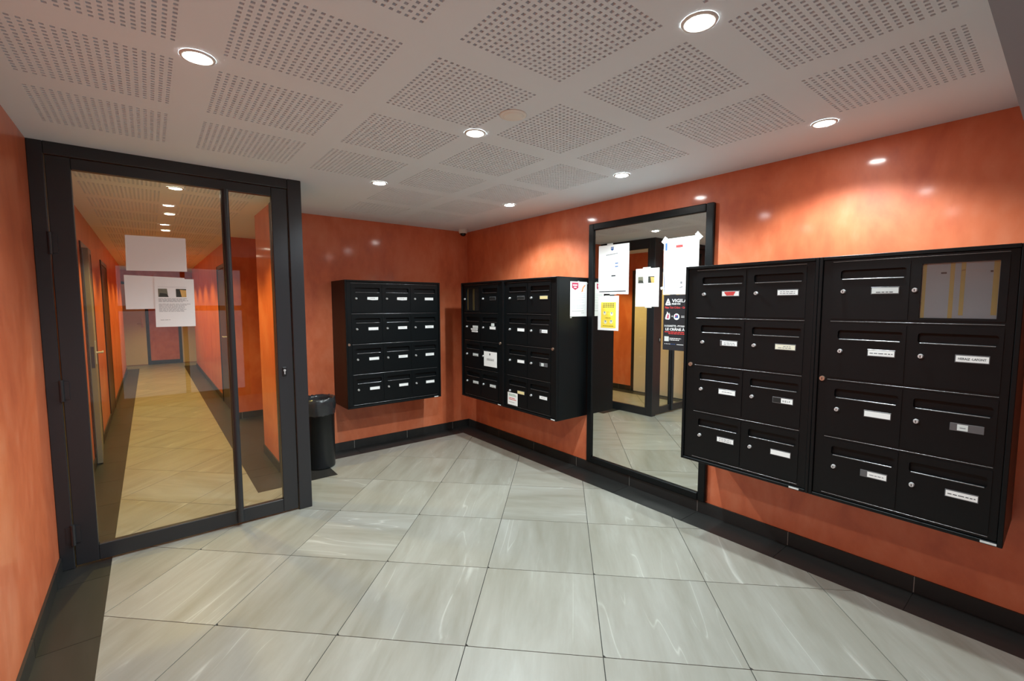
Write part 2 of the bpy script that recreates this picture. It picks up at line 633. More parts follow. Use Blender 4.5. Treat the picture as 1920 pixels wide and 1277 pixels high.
def strip(x0, y0, x1, y1, axis, phase):
    """dark border of tiles cut every 0.6 m"""
    a0, a1 = (x0, x1) if axis == 0 else (y0, y1)
    k = math.floor((a0 - phase) / 0.6)
    while phase + 0.6 * k < a1 - 1e-6:
        a, b = max(a0, phase + .6 * k), min(a1, phase + .6 * (k + 1))
        k += 1
        if b - a < 0.01:
            continue
        g = 0.0012
        r = (a + g, y0, b - g, y1) if axis == 0 else (x0, a + g, x1, b - g)
        cx, cy = (r[0] + r[2]) / 2, (r[1] + r[3]) / 2
        MB().box(r[0] - cx, r[1] - cy, -0.003, r[2] - cx, r[3] - cy, 0.0, DARKT).build('border_tile', fl, (cx, cy, 0))


strip(WR - BW, VFRONT, WR, WB, 1, 0.45)
strip(1.24, WB - BW, WR - BW, WB, 0, 0.42)
strip(CRO, 4.03, 1.24, WB, 1, 4.03)
strip(0.612, 4.03, CRO, DIVV, 1, 4.03)
strip(0.612, DIVV, CR, REC0, 1, 4.03)
strip(0.612, REC0, 2.4, REC1, 0, 0.612)
strip(0.612, REC1, CR, 13.9, 1, 4.03)
strip(WL, VFRONT, WL + .22, 13.9, 1, 0.3)

# ------------------------------------------------------------------ skirting tiles
SKH, SKT, G = 0.086, 0.011, 0.0022


def skirting(name, label, axis, pos, sgn, a0, a1, phase, gaps=()):
    """tile skirting on a wall face at 'pos', standing out by sgn; grout shows between the tiles"""
    bb = MB()
    segs = []
    cur = a0
    for ga, gb in gaps:
        segs.append((cur, ga))
        cur = gb
    segs.append((cur, a1))
    tiles = []
    for s0, s1 in segs:
        if s1 - s0 < 0.02:
            continue
        k = math.floor((s0 - phase) / 0.6)
        q0, q1 = pos, pos + sgn * (SKT - .002)
        if axis == 1:
            bb.box(q0, s0, 0, q1, s1, SKH - .002, LGROUT)
        else:
            bb.box(s0, q0, 0, s1, q1, SKH - .002, LGROUT)
        while phase + .6 * k < s1 - 1e-6:
            a, b = max(s0, phase + .6 * k), min(s1, phase + .6 * (k + 1))
            k += 1
            if b - a > .02:
                tiles.append((a + G, b - G))
    root = struct(bb, name, label, 'baseboard')
    for a, b in tiles:
        c = (a + b) / 2
        hw = (b - a) / 2
        p0, p1 = sgn * .0005, sgn * SKT
        if axis == 1:
            MB().box(p0, -hw, 0.0005, p1, hw, SKH, DARKT).build('skirting_tile', root, (pos, c, 0))
        else:
            MB().box(-hw, p0, 0.0005, hw, p1, SKH, DARKT).build('skirting_tile', root, (c, pos, 0))


skirting('baseboard_right', 'anthracite tile skirting below the mirror', 1, WR, -1, VFRONT, WB - .012, 0.45)
skirting('baseboard_back', 'anthracite tile skirting on the wall behind the bin', 0, WB, -1, CRO, WR, 0.42)
skirting('baseboard_left', 'anthracite tile skirting along the wall with the door hinges', 1, WL, 1, VFRONT, VWEND, 0.3,
         [(GV - .005, GV + .055)] + [(a, b) for a, b, t in LD])
skirting('baseboard_corridor_right', 'anthracite tile skirting on the right of the corridor', 1, CR, -1, DIVV, VWEND, 4.1,
         [(REC0, REC1), (7.35, 8.35)])
skirting('baseboard_divider', 'anthracite tile skirting on the lobby face of the dividing wall', 1, CRO, 1, DIVV, WB - .012, 4.1)
skirting('baseboard_recess', 'anthracite tile skirting at the back of the corridor recess', 0, REC1, -1, CR, 2.4, 0.9)

# ------------------------------------------------------------------ glazed door and side glazing
d = thing('door_1', 'tall anthracite framed glass door with a paper notice taped inside', 'door', (0, GV, 0), kind='structure')
MB().bbox(WL, 0, 0, -0.402, .05, H, ANTH).build('hinge_jamb', d)
MB().bbox(-0.402, 0, 2.315, 0.795, .05, H, ANTH).build('door_head', d)
MB().bbox(0.795, -.004, 0, 0.884, .082, H, ANTH, .004).build('corner_post', d)
MB().bbox(-0.398, .004, 0.012, -0.298, .046, 2.311, ANTH).build('leaf_stile', d)
MB().bbox(0.692, .004, 0.012, 0.791, .046, 2.311, ANTH).build('leaf_stile', d)
MB().bbox(-0.298, .004, 2.25, 0.692, .046, 2.311, ANTH).build('leaf_top_rail', d)
MB().bbox(-0.298, .004, 0.012, 0.692, .046, 0.106, ANTH).build('leaf_bottom_rail', d)
MB().bbox(0.398, .006, 0.106, 0.442, .044, 2.25, ANTH).build('mullion', d)
MB().tube((0.42, -.012, 0.03), (0.42, -.012, 2.25), 0.02, ANTH, 20).build('pull_tube', d)
MB().box(-0.298, .024, 0.106, 0.398, .030, 2.25, GLASS).build('glass_pane', d)
MB().box(0.442, .024, 0.106, 0.692, .030, 2.25, GLASS).build('glass_pane', d)
for z in (1.84, 1.03, 0.20):
    h = MB().tube((-0.4, -.008, z - .06), (-0.4, -.008, z + .06), .010, ANTH, 12).box(-.43, -.003, z - .05, -.37, .002, z + .05, ANTH)
    h.build('hinge', d)
lk = MB().bbox(0.718, -.002, 1.0, 0.746, .006, 1.065, mat('lock_plate', srgb(22, 22, 24), .4)).build('lock_plate', d)
MB().tube((0.732, -.006, 1.042), (0.732, 0, 1.042), .008, CHROME).box(.729, -.006, 1.015, .735, -.002, 1.036, CHROME).build('lock_cylinder', lk)

wdw = thing('window_1', 'fixed anthracite framed glazing between the door post and the orange wall end', 'glazing', (0.848, GV + .082, 0), kind='structure')
VL = DIVV - GV - .082
MB().bbox(0, 0, 2.25, .036, VL, H, ANTH).build('top_rail', wdw)
MB().bbox(0, 0, 0, .036, VL, .106, ANTH).build('bottom_rail', wdw)
MB().bbox(0, VL - .06, .106, .036, VL - .001, 2.25, ANTH).build('wall_post', wdw)
MB().bbox(0.003, 0, .106, .033, .03, 2.25, ANTH).build('corner_stile', wdw)
MB().box(.016, .03, .106, .022, VL - .06, 2.25, GLASS).build('glass_pane', wdw)


# ------------------------------------------------------------------ doors of the corridor
def door_y(name, label, x, y0, y1, top, leafmat, sgn, ajar=0.0, handle=None):
    """door in a wall running along Y; sgn = direction of the corridor from the wall face"""
    d = thing(name, label, 'door', (x, 0, 0), kind='structure')
    f = .055
    MB().bbox(-sgn * .15, y0, 0, sgn * .012, y0 + f, top, ANTH).build('door_jamb', d)
    MB().bbox(-sgn * .15, y1 - f, 0, sgn * .012, y1, top, ANTH).build('door_jamb', d)
    MB().bbox(-sgn * .15, y0 + f, top - f, sgn * .012, y1 - f, top, ANTH).build('door_lintel', d)
    wd = y1 - y0 - 2 * f - .006
    lf = MB().bbox(-sgn * .04, -wd, .008, 0, 0, top - f - .004, leafmat)
    leaf = lf.build('door_leaf', d, (sgn * .008, y1 - f - .003, 0), sgn * -ajar)
    if handle:
        hp = MB().box(sgn * .0, -wd + .035, .95, sgn * .006, -wd + .085, 1.17, handle)
        hp.tube((0, -wd + .06, 1.06), (sgn * .05, -wd + .06, 1.06), .009, handle)
        hp.tube((sgn * .05, -wd + .06, 1.06), (sgn * .05, -wd + .18, 1.06), .008, handle)
        hp.build('door_handle', leaf)
        MB().box(-sgn * .032, -wd - .001, .92, -sgn * .008, -wd + .002, 1.12, mat('lock_edge', srgb(64, 74, 98), .4, .5)).build('lock_face', leaf)
    return d


door_y('door_2', 'beige door in the corridor wall seen in the mirror', WL, *LD[0], BEIGE, 1, handle=CHROME)
door_y('door_3', 'grey corridor door standing slightly ajar with a lever handle', WL, *LD[1], GREYD, 1, ajar=-0.055, handle=CHROME)
door_y('door_4', 'dark brown corridor door beyond the grey one', WL, *LD[2], DDOOR, 1)
door_y('door_5', 'dark brown door in the right-hand corridor wall', CR, 7.35, 8.35, 2.09, DDOOR, -1, handle=CHROME)


def door_end(name, label, x0, x1, hx):
    d = thing(name, label, 'door', (0, VEND, 0), kind='structure')
    MB().bbox(x0, -.02, 0, x0 + .065, -.001, 2.09, ANTH).build('door_jamb', d)
    MB().bbox(x1 - .065, -.02, 0, x1, -.001, 2.09, ANTH).build('door_jamb', d)
    MB().bbox(x0 + .065, -.02, 2.03, x1 - .065, -.001, 2.09, ANTH).build('door_lintel', d)
    lf = MB().bbox(x0 + .065, -.012, .01, x1 - .065, -.001, 2.03, BEIGE).build('door_leaf', d)
    MB().box(hx - .02, -.03, .95, hx + .02, -.012, 1.18, BRASS).tube((hx, -.05, 1.05), (hx - .1, -.05, 1.05), .01, BRASS).build('door_handle', lf)


door_end('door_6', 'beige door with a brass handle at the far end of the corridor', -0.95, -0.015, -.15)
door_end('door_7', 'beige door beside the right wall at the far corridor end', 0.575, 1.5, 1.35)
MB_end = MB().box(-.015, VEND - .011, 0, .575, VEND, .1, DARKT)
struct(MB_end, 'baseboard_corridor_end', 'anthracite tile skirting between the two far beige doors', 'baseboard')

# street entrance behind the camera
d = thing('door_8', 'glazed street entrance door', 'door', (0, VFRONT - .12, 0), kind='structure')
for x0, x1 in ((-.42, -.35), (.40, .46), (1.21, 1.28)):
    MB().bbox(x0, 0, 0, x1, .06, 2.15, ANTH).build('door_post', d)
for x0, x1 in ((-.35, .40), (.46, 1.21)):
    MB().bbox(x0, 0, 0, x1, .06, .12, ANTH).build('bottom_rail', d)
    MB().bbox(x0, 0, 1.42, x1, .06, 1.50, ANTH).build('middle_rail', d)
    MB().bbox(x0, 0, 2.08, x1, .06, 2.15, ANTH).build('top_rail', d)
    MB().box(x0, .026, .12, x1, .034, 1.42, GLASS).build('glass_pane', d)
    MB().box(x0, .026, 1.50, x1, .034, 2.08, GLASS).build('glass_pane', d)

# ------------------------------------------------------------------ mirror on the right wall  (local x: left to right, y: into the wall)
RW = -math.pi / 2
MW, MH = 1.124, 2.108
mr = thing('wall_mirror', 'tall black framed mirror with notices taped to its glass', 'mirror', (WR, 2.710, 0.092), RW)
fw = .056
for nm, (x0, z0, x1, z1) in (('frame_side', (0, 0, fw, MH)), ('frame_side', (MW - fw, 0, MW, MH)), ('frame_top', (fw, MH - fw, MW - fw, MH)), ('frame_bottom', (fw, 0, MW - fw, fw))):
    MB().bbox(x0, -.034, z0, x1, -.001, z1, BLACK, .006).build(nm, mr)
MB().box(fw - .004, -.016, fw - .004, MW - fw + .004, -.012, MH - fw + .004, MIRROR).build('mirror_glass', mr)
MIRX = WR - .016                   # plane of the mirror glass


# ------------------------------------------------------------------ mailboxes
UB, UT, UF = 0.508, 1.742, 2.678       # bottom, top, front plane of the units on the right wall
UH = UT - UB
DW, DH, ROWP = 0.299, 0.270, 0.294
ROWT = 1.702 - UB                      # top of the first row of doors, in unit coordinates


def rrect(x0, z0, x1, z1, r, n=4):
    pts = []
    for cx, cz, a in ((x1 - r, z1 - r, 0), (x0 + r, z1 - r, 90), (x0 + r, z0 + r, 180), (x1 - r, z0 + r, 270)):
        for k in range(n + 1):
            t = math.radians(a + 90 * k / n)
            pts.append((cx + r * math.cos(t), cz + r * math.sin(t)))
    return pts


SX0, SX1, SZ0, SZ1 = .036, .285, -.077, -.031      # slot in door coordinates (origin: top left of the door)
slot_pts = rrect(SX0, SZ0, SX1, SZ1, .012)
door_me = MB().plate(rrect(0.0015, -DH, DW - .0015, 0, .003, 2), [slot_pts], -.004, .008, BLACK).mesh('mailbox_door')
blank_me = MB().plate(rrect(0.0015, -DH, DW - .0015, 0, .003, 2), [rrect(.034, -.262, .272, -.02, .004, 2)], -.004, .008, BLACK).mesh('display_door')
sm = MB()
sm.add([(SX0, .0081, SZ0), (SX1, .0081, SZ0), (SX1, .0081, SZ1), (SX0, .0081, SZ1), (SX0, .06, SZ0), (SX1, .06, SZ0), (SX1, .06, SZ1), (SX0, .06, SZ1)],
       [(4, 5, 6, 7), (0, 1, 5, 4), (3, 2, 6, 7), (0, 3, 7, 4), (1, 2, 6, 5)], HOLE)
slot_me = sm.mesh('letter_slot')
lip_me = MB().tube((SX0 + .008, -.0045, SZ0 + .0005), (SX1 - .008, -.0045, SZ0 + .0005), .0032, EDGEHI, 8).mesh('slot_lip')
lock_me = MB().tube((0, -.012, 0), (0, 0, 0), .0085, CHROME, 16, .0105).box(-.0015, -.0126, -.005, .0015, -.0119, .005, KEY).mesh('lock')
ulock_me = MB().tube((0, -.010, 0), (0, 0, 0), .0115, BRASS, 18, .013).box(-.0015, -.0106, -.006, .0015, -.0099, .006, KEY).mesh('master_lock')

PX0, PX1, PZ0, PZ1 = .160, .264, -.151, -.117     # name plate holder in door coordinates


def plate_mesh(kind):
    mb = MB()
    y = -.0045
    if kind != 'none':
        mb.bbox(PX0, y - .002, PZ0, PX1, y + .0003, PZ1, CLEAR, .001)
    yf = y - .0024
    a, b, c, d2 = PX0 + .003, PZ0 + .004, PX1 - .003, PZ1 - .004
    w_ = c - a

    def words(zs, x0, x1, ink=INK, hgt=.0035):
        for z in zs:
            x = x0
            while x < x1 - .004:
                l = min(rng.uniform(.008, .02), x1 - x)
                mb.rect(x, z, x + l, z + hgt, yf - .0004, ink)
                x += l + .0035
    if kind == 'white':
        mb.rect(a, b, c, d2, yf, PAPER)
        words((b + .012,), a + .02, c - .02)
    elif kind == 'two':
        mb.rect(a, b, c, d2, yf, PAPER)
        words((b + .006, b + .016), a + .012, c - .012)
    elif kind == 'blank':
        mb.rect(a, b, c, d2, yf, PAPER)
    elif kind == 'grey':
        mb.rect(a, b, c, d2, yf, PGREY)
        words((b + .004,), a + .016, c - .014, INKD)
    elif kind == 'line':
        mb.rect(a, b, c, d2, yf, PAPER)
        words((b + .010,), a + .006, c - .006, INKD)
    elif kind == 'red':
        mb.rect(a, b, c, d2, yf, PAPER)
        mb.poly([(a + .012, d2 - .002), (a + .02, b + .010), (a + .028, b + .002), (a + .068, b + .003), (a + .074, b + .014), (a + .08, d2 - .001)], yf - .0004, INKR)
    elif kind == 'cream':
        mb.rect(a, b, c, d2, yf, CREAM)
    elif kind == 'ivory':
        mb.rect(a, b, c, d2, yf, mat('ivory_paper', srgb(226, 220, 198), .8))
        words((b + .015,), a + .04, c - .022)
        words((b + .006,), a + .014, c - .014)
    elif kind == 'righthalf':
        mb.rect(a + .26 * w_, b, c, d2, yf, PAPER)
        words((b + .010,), a + .34 * w_, c - .01)
    elif kind == 'lefthalf':
        mb.rect(a + .02, b, a + .54 * w_, d2, yf, PGREY)
        words((b + .010,), a + .028, a + .48 * w_)
    elif kind == 'rightmost':
        mb.rect(a + .1 * w_, b, c, d2, yf, PAPER)
        words((b + .014, b + .005), a + .2 * w_, c - .008)
    elif kind == 'empty':
        mb.rect(a, b, c, d2, yf, KEY)
    elif kind == 'HERAIZ -LAFONT':
        mb.rect(a, b, c, d2, yf, PAPER)
        mb.text(kind, a + .007, b + .0085, .013, yf - .0004, INKD, w_ - .014, .0003)
    elif kind == 'HELF':
        mb.rect(a, b, a + .42 * w_, d2, yf, KEY)
        mb.rect(a + .42 * w_, b, c, d2, yf, PAPER)
        mb.text('H E L F', a + .50 * w_, b + .0075, .013, yf - .0004, INKD, .38 * w_, .0002)
    elif kind == 'torn':
        mb.poly([(a - .006, b + .003), (a + .05, b - .003), (c + .004, b), (c + .006, d2 + .002), (a - .004, d2)], yf, PAPER)
        words((b + .012,), a + .02, c - .02)
    elif kind == 'stack':
        mb.rect(a, b, c, d2, yf, PGREY)
        for k, z in enumerate((-.030, -.052)):
            mb.rect(a - .034 + .012 * k, d2 + z - .016, c - .004, d2 + z, yf, PAPER)
            words((d2 + z - .010,), a - .02, c - .02)
    elif kind == 'tall':
        mb.rect(a, b, c, d2, yf, PAPER)
        mb.rect(a + .026, d2 + .004, c - .018, d2 + .034, yf, PGREY)
    return mb.mesh('name_plate')


PL = {}


def unit(label, loc, rotz, W, cols, ulx, plates, displays=(), side_panel=None, labelx=None):
    t = thing('mailbox_unit', label, 'mailbox', loc, rotz, None)
    D = .382
    body = MB()
    e = .016
    body.box(0, .012, 0, W, D, UH, BLACK)                               # case
    body.bbox(0, -.010, 0, e, .012, UH, BLACK, .002).bbox(W - e, -.010, 0, W, .012, UH, BLACK, .002)
    body.bbox(e, -.010, UH - e, W - e, .012, UH, BLACK, .002).bbox(e, -.010, 0, W - e, .012, e, BLACK, .002)
    body.build('case', t)
    # master frame with openings behind the doors
    holes = []
    for c, x in enumerate(cols):
        for r in range(4):
            z = ROWT - ROWP * r
            holes.append([(x + .012, z - DH + .012), (x + DW - .012, z - DH + .012), (x + DW - .012, z - .012), (x + .012, z - .012)])
    MB().plate([(e + .003, e + .003), (W - e - .003, e + .003), (W - e - .003, UH - e - .003), (e + .003, UH - e - .003)], holes, -.0005, .011, BLACK).build('master_frame', t)
    for k in (0, 1, 2, 3, 4):
        z = ROWT - ROWP * k + .012
        MB().tube((cols[0] + .002, -.001, z), (cols[-1] + DW - .002, -.001, z), .0025, EDGEHI, 8).build('frame_bead', t)
    for c, x in enumerate(cols):
        for r in range(4):
            z = ROWT - ROWP * r
            if (c, r) in displays:
                dd = link('display_door', blank_me, t, (x, 0, z))
                displays[(c, r)](dd)
                link('lock', lock_me, dd, (.015, -.004, -.135))
                continue
            dd = link('mailbox_door', door_me, t, (x, 0, z))
            link('letter_slot', slot_me, dd)
            link('slot_lip', lip_me, dd)
            link('lock', lock_me, dd, (.05, -.004, -.135))
            k = plates.get((c, r), 'white')
            if k not in PL:
                PL[k] = plate_mesh(k)
            if k != 'none':
                link('name_plate', PL[k], dd)
    link('master_lock', ulock_me, t, (ulx, 0, 1.127 - UB))
    lx = W - .085 if labelx is None else labelx
    MB().box(lx, -.0115, .004, lx + .048, -.0102, .0125, PGREY).build('maker_label', t)
    return t


def bright_display(dd):
    MB().box(.034, .0045, -.262, .272, .0065, -.02, GLASS).build('display_glass', dd)
    pp = MB().box(.034, .0072, -.262, .272, .0082, -.02, WINPANE)
    for x0, x1, z0 in ((.037, .049, -.258), (.125, .139, -.261), (.158, .172, -.245), (.253, .270, -.243)):
        pp.rect(x0, z0, x1, -.022, .0069, TAPEY)
    for x, w_ in ((.096, .018), (.244, .008)):
        pp.rect(x, -.067, x + w_, -.060, .0069, INKD)
    pp.rect(.14, -.056, .225, -.054, .0069, INK)
    pp.build('display_sheet', dd)


def dark_display(dd):
    MB().box(.034, .0045, -.262, .272, .0065, -.02, GLASS).build('display_glass', dd)
    pp = MB().box(.034, .0072, -.262, .272, .0082, -.02, mat('dim_sheet', srgb(38, 38, 40), .5))
    for x0, x1, z0 in ((.05, .062, -.25), (.15, .158, -.25), (.168, .178, -.255)):
        pp.rect(x0, z0, x1, -.03, .0069, TAPEY)
    pp.build('display_sheet', dd)


W3 = 'white'
unit('black twelve-door mailbox unit on the wall next to the bin', (1.437, 4.307, UB), 0, 1.012, (.058, .364, .670), .029,
     {(0, 0): 'torn', (1, 0): 'torn', (2, 0): 'blank', (0, 1): 'blank', (0, 3): 'blank', (1, 3): 'blank', (2, 3): 'blank', (0, 2): 'blank'})
unit('black eight-door mailbox unit in the corner with a small glazed door at its top', (UF, 4.222, UB), RW, .745, (.057, .363), .697,
     {(1, 0): 'empty', (0, 1): 'stack', (1, 1): 'tall', (0, 2): 'grey', (1, 2): 'none', (0, 3): 'grey', (1, 3): 'grey'}, {(0, 0): dark_display}, labelx=.665)
unit('black eight-door mailbox unit between corner unit and mirror, a notice taped on its side', (UF, 3.475, UB), RW, .745, (.057, .366), .693,
     {(0, 0): 'empty', (1, 0): 'cream', (1, 1): 'righthalf', (1, 2): 'lefthalf', (0, 3): 'cream', (0, 1): 'blank', (0, 2): 'blank'}, labelx=.68)
unit('black eight-door mailbox unit overlapping the mirror, one name plate scribbled red', (UF, 1.568, UB), RW, .733, (.073, .379), .047,
     {(0, 0): 'red', (1, 0): 'two', (0, 1): 'rightmost', (1, 1): 'ivory', (0, 2): 'white', (1, 2): 'HELF', (0, 3): 'two', (1, 3): 'blank'}, labelx=.642)
unit('black eight-door mailbox unit with a wide glazed display door of taped sheets', (UF, .834, UB), RW, .70, (.056, .358), .036,
     {(0, 0): 'grey', (0, 1): 'line', (1, 1): 'HERAIZ -LAFONT', (0, 2): 'blank', (1, 2): 'lefthalf', (0, 3): 'righthalf', (1, 3): 'line'}, {(1, 0): bright_display}, labelx=.635)


# ------------------------------------------------------------------ paper notices (local x: left to right, z up, front faces -Y)
def notice(name, label, W, Ht, loc, rotz, prints, face=PAPER, skew=(0, 0, 0, 0), tapes=(), cat='notice'):
    t = thing(name, label, cat, loc, rotz)
    a, b, c, e = skew
    MB().plate([(0, a), (W, b), (W + e * .5, Ht + c), (e, Ht)], [], -.0012, -.0004, face).build('sheet', t)
    if prints:
        mb = MB()
        for nm, pm_ in (prints(mb) or {}).items():
            for one in (pm_ if isinstance(pm_, list) else [pm_]):
                one.build(nm, t)
        if mb.v:
            mb.build('print', t)['kind'] = 'stuff'
    for x, z, w_, h_, an in tapes:
        ca, sa = math.cos(an), math.sin(an)
        MB().plate([(x + p * ca - q * sa, z + p * sa + q * ca) for p, q in ((-w_ / 2, -h_ / 2), (w_ / 2, -h_ / 2), (w_ / 2, h_ / 2), (-w_ / 2, h_ / 2))], [], -.0017, -.0013, TAPE).build('tape_strip', t)
    return t


YP = -.0016


def lines(mb, x0, x1, z0, z1, step=.007, ink=INK, hgt=.0022, fill=.9):
    z = z1
    while z > z0:
        x, e = x0, x0 + (x1 - x0) * rng.uniform(fill - .25, fill)
        while x < e:
            l = rng.uniform(.006, .022)
            mb.rect(x, z, min(x + l, x1), z + hgt, YP, ink)
            x += l + .003
        z -= step


def photos(W, Ht):
    z0, z1 = Ht * .62, Ht * .79
    p1 = MB().rect(W * .10, z0, W * .38, z1, YP, PHOTOG)
    p1.poly([(W * .12, z0), (W * .36, z0), (W * .30, z0 + .02), (W * .14, z0 + .025)], YP - .0003, PHOTOD)
    p1.poly([(W * .34, z0), (W * .38, z0), (W * .38, z1), (W * .32, z1)], YP - .0003, PAPER)
    p2 = MB().rect(W * .54, z0, W * .80, z1, YP, PHOTOD)
    p2.poly([(W * .68, z0), (W * .80, z0), (W * .80, z1 - .008), (W * .64, z1 - .005)], YP - .0003, PHOTOY)
    return {'printed_photo': [p1, p2]}


def p_glass(mb):
    W, Ht = .2, .297
    lines(mb, W * .1, W * .2, Ht * .89, Ht * .89)
    mb.rect(W * .1, Ht * .825, W * .82, Ht * .828, YP, INK)
    lines(mb, W * .1, W * .9, Ht * .50, Ht * .58, .006)
    lines(mb, W * .1, W * .9, Ht * .30, Ht * .47, .0065, INK, .002)
    lines(mb, W * .12, W * .36, Ht * .13, Ht * .14)
    return photos(W, Ht)


gy = GV + .0235
notice('paper_notice', 'blank back of a landscape sheet on the door glass, the upper one', .292, .208, (-.093, gy, 1.709), 0, None, skew=(0, .006, .004, .004))
notice('paper_notice', 'blank back of a landscape sheet behind the photo notice on the door glass', .29, .203, (-.106, gy, 1.480), 0, None, skew=(0, .006, -.008, 0))
notice('paper_notice', 'white notice with two small photos and text on the door glass', .2, .297, (.029, gy - .002, 1.371), 0, p_glass, skew=(0, 0, 0, .004))


def p_big1(mb):
    W, Ht = .315, .405
    cx = W * .46
    cr = MB().poly([(cx - .014, Ht - .02), (cx + .014, Ht - .02), (cx + .014, Ht - .042), (cx, Ht - .052), (cx - .014, Ht - .042)], YP, INKB)
    cr.rect(cx - .012, Ht - .031, cx + .012, Ht - .028, YP - .0003, PAPER)
    for k in range(9):
        mb.rect(W * .26 + k * .0135, Ht - .088 + k * .0009, W * .26 + k * .0135 + .010, Ht - .080 + k * .0009, YP, INK)
    lines(mb, W * .1, W * .4, Ht * .68, Ht * .69, .02, mat('pale_ink', srgb(205, 208, 214), .8))
    for z in (.60, .535):
        mb.rect(W * .56, Ht * z, W * .66, Ht * z + .009, YP, INKB)
    mb.rect(W * .44, Ht * .345, W * .58, Ht * .345 + .011, YP, INKD)
    bar = MB().rect(W * .03, .012, W * .92, .020, YP, INKD)
    lines(mb, W * .78, W * .9, .05, .052)
    mb.disc(W * .07, .045, .010, YP, INK)
    mb.disc(W * .07, .045, .008, YP - .0003, PAPER)
    return {'printed_crest': cr, 'printed_bar': bar}


notice('paper_notice', 'large white notice with a small blue crest at the mirror top corner', .315, .405, (MIRX, 2.604, 1.60), RW, p_big1, skew=(0, -.01, -.004, 0),
       tapes=((.12, .408, .06, .016, 0), (.16, -.004, .07, .014, 0)))


def p_yellow(mb):
    W, Ht = .222, .292
    yp = MB().rect(W * .16, Ht * .07, W * .88, Ht * .82, YP, YELL)
    for z in (.76, .715, .67):
        for k in range(5):
            mb.rect(W * (.26 + .11 * k), Ht * z, W * (.26 + .11 * k) + .02, Ht * z + .006, YP - .0004, INKD)
    y2 = YP - .0004
    for cx, cz in ((.34, .50), (.68, .48), (.38, .24), (.66, .25)):
        mb.disc(W * cx, Ht * cz, .016, y2, mat('pale_print', srgb(226, 224, 190), .7))
        mb.disc(W * cx, Ht * cz + .008, .006, y2 - .0003, INKB)
    mb.rect(W * .46, Ht * .53, W * .56, Ht * .54, y2, INKR)
    lines(mb, W * .36, W * .66, Ht * .355, Ht * .356, .02, INKD, .004, 1.0)
    lines(mb, W * .26, W * .76, Ht * .12, Ht * .121, .02, INKD, .004, 1.0)
    lines(mb, W * .14, W * .24, Ht * .90, Ht * .91, .01, INKG)
    return {'yellow_panel': yp}


notice('paper_notice', 'white sheet with a yellow panel under the crested notice on the mirror', .222, .292, (MIRX, 2.606, 1.287), RW, p_yellow,
       tapes=((.1, .290, .05, .012, 0),))


def p_photo2(mb):
    return photos(.212, .297)


notice('paper_notice', 'white sheet with two small photos in the middle of the mirror', .212, .297, (MIRX, 2.219, 1.489), RW, p_photo2,
       tapes=((.1, .298, .07, .018, 0), (.12, -.002, .06, .014, 0)))


def p_official(mb):
    W, Ht = .28, .412
    mk = [MB().rect(.012, Ht - .085, .028, Ht - .03, YP, INKB), MB().rect(.008, .02, .012, Ht - .16, YP, INKB)]
    rd = MB().rect(.1, Ht - .072, .155, Ht - .052, YP, INKR)
    lines(mb, .03, .26, Ht * .47, Ht * .50, .012, mat('pale_ink', srgb(205, 208, 214), .8))
    lines(mb, .12, .24, Ht * .30, Ht * .31, .012)
    mb.disc(.15, .085, .009, YP, INK)
    mb.poly([(.135, .045), (.16, .05), (.162, .06), (.14, .052)], YP, INK)
    return {'blue_mark': mk, 'red_mark': rd}


notice('paper_notice', 'large white notice with blue and red marks above the black poster', .28, .412, (MIRX, 1.972, 1.580), RW, p_official, skew=(0, 0, .002, 0),
       tapes=((.004, .405, .05, .03, .9), (.276, .410, .06, .03, -.8), (-.006, .05, .03, .02, .3)))


def p_poster(mb):
    y2 = YP
    # warning triangle
    mb.poly(rrect(.014, .340, .058, .348, .003) and [(.014, .342), (.018, .336), (.056, .336), (.060, .342), (.041, .384), (.037, .387), (.033, .384)], y2, WHITEI)
    mb.poly([(.026, .345), (.048, .345), (.037, .370)], y2 - .0003, POSTER)
    mb.disc(.037, .354, .006, y2 - .0006, WHITEI)
    mb.text('VIGILANCE', .068, .358, .034, y2, WHITEI, .205, .0007)
    mb.text('POUR VOS', .068, .340, .017, y2, WHITEI, .070, .0007)
    mb.text('Fête Ton Crâne - Gr', .012, .312, .022, y2, INKR, .165, .0005)
    # hand/flame emblem, plus, round badge, equals
    mb.poly([(.014, .236), (.020, .230), (.048, .228), (.056, .238), (.056, .262), (.050, .282), (.046, .270), (.040, .278), (.030, .290), (.028, .276), (.020, .262)], y2, WHITEI)
    mb.poly([(.028, .238), (.044, .238), (.046, .264), (.036, .270)], y2 - .0003, INKP)
    mb.rect(.066, .2525, .080, .2555, y2, WHITEI)
    mb.rect(.0715, .247, .0745, .261, y2, WHITEI)
    mb.disc(.109, .251, .024, y2, WHITEI)
    mb.poly([(.096, .242), (.122, .242), (.122, .262), (.098, .266)], y2 - .0003, INKB)
    mb.rect(.098, .252, .110, .264, y2 - .0006, INKP)
    mb.rect(.146, .255, .172, .258, y2, WHITEI)
    mb.rect(.146, .246, .172, .249, y2, WHITEI)
    mb.text('E-CIGARETTE - PTC/HHC', .012, .176, .017, y2, WHITEI, .175, .0006)
    mb.text('LE CRÂNE À', .020, .148, .025, y2, WHITEI, .158, .0010)
    for z, x0, x1 in ((.133, .014, .178), (.121, .046, .184)):
        x = x0
        while x < x1:
            l = rng.uniform(.014, .03)
            mb.rect(x, z, min(x + l, x1), z + .007, y2, INKR)
            x += l + .004
    mb.rect(.012, .066, .050, .102, y2, PGREY)
    lines(mb, .056, .15, .070, .086, .012, WHITEI, .006, 1.0)
    for k in range(7):
        mb.disc(.018 + .0135 * k, .046, .0035, y2, WHITEI if k < 4 else INKB, 10)
    mb.rect(.115, .043, .17, .047, y2, WHITEI)


notice('poster', 'black poster with white and red French lettering on the mirror', .297, .412, (MIRX, 1.962, 1.164), RW, p_poster, face=POSTER, cat='poster')


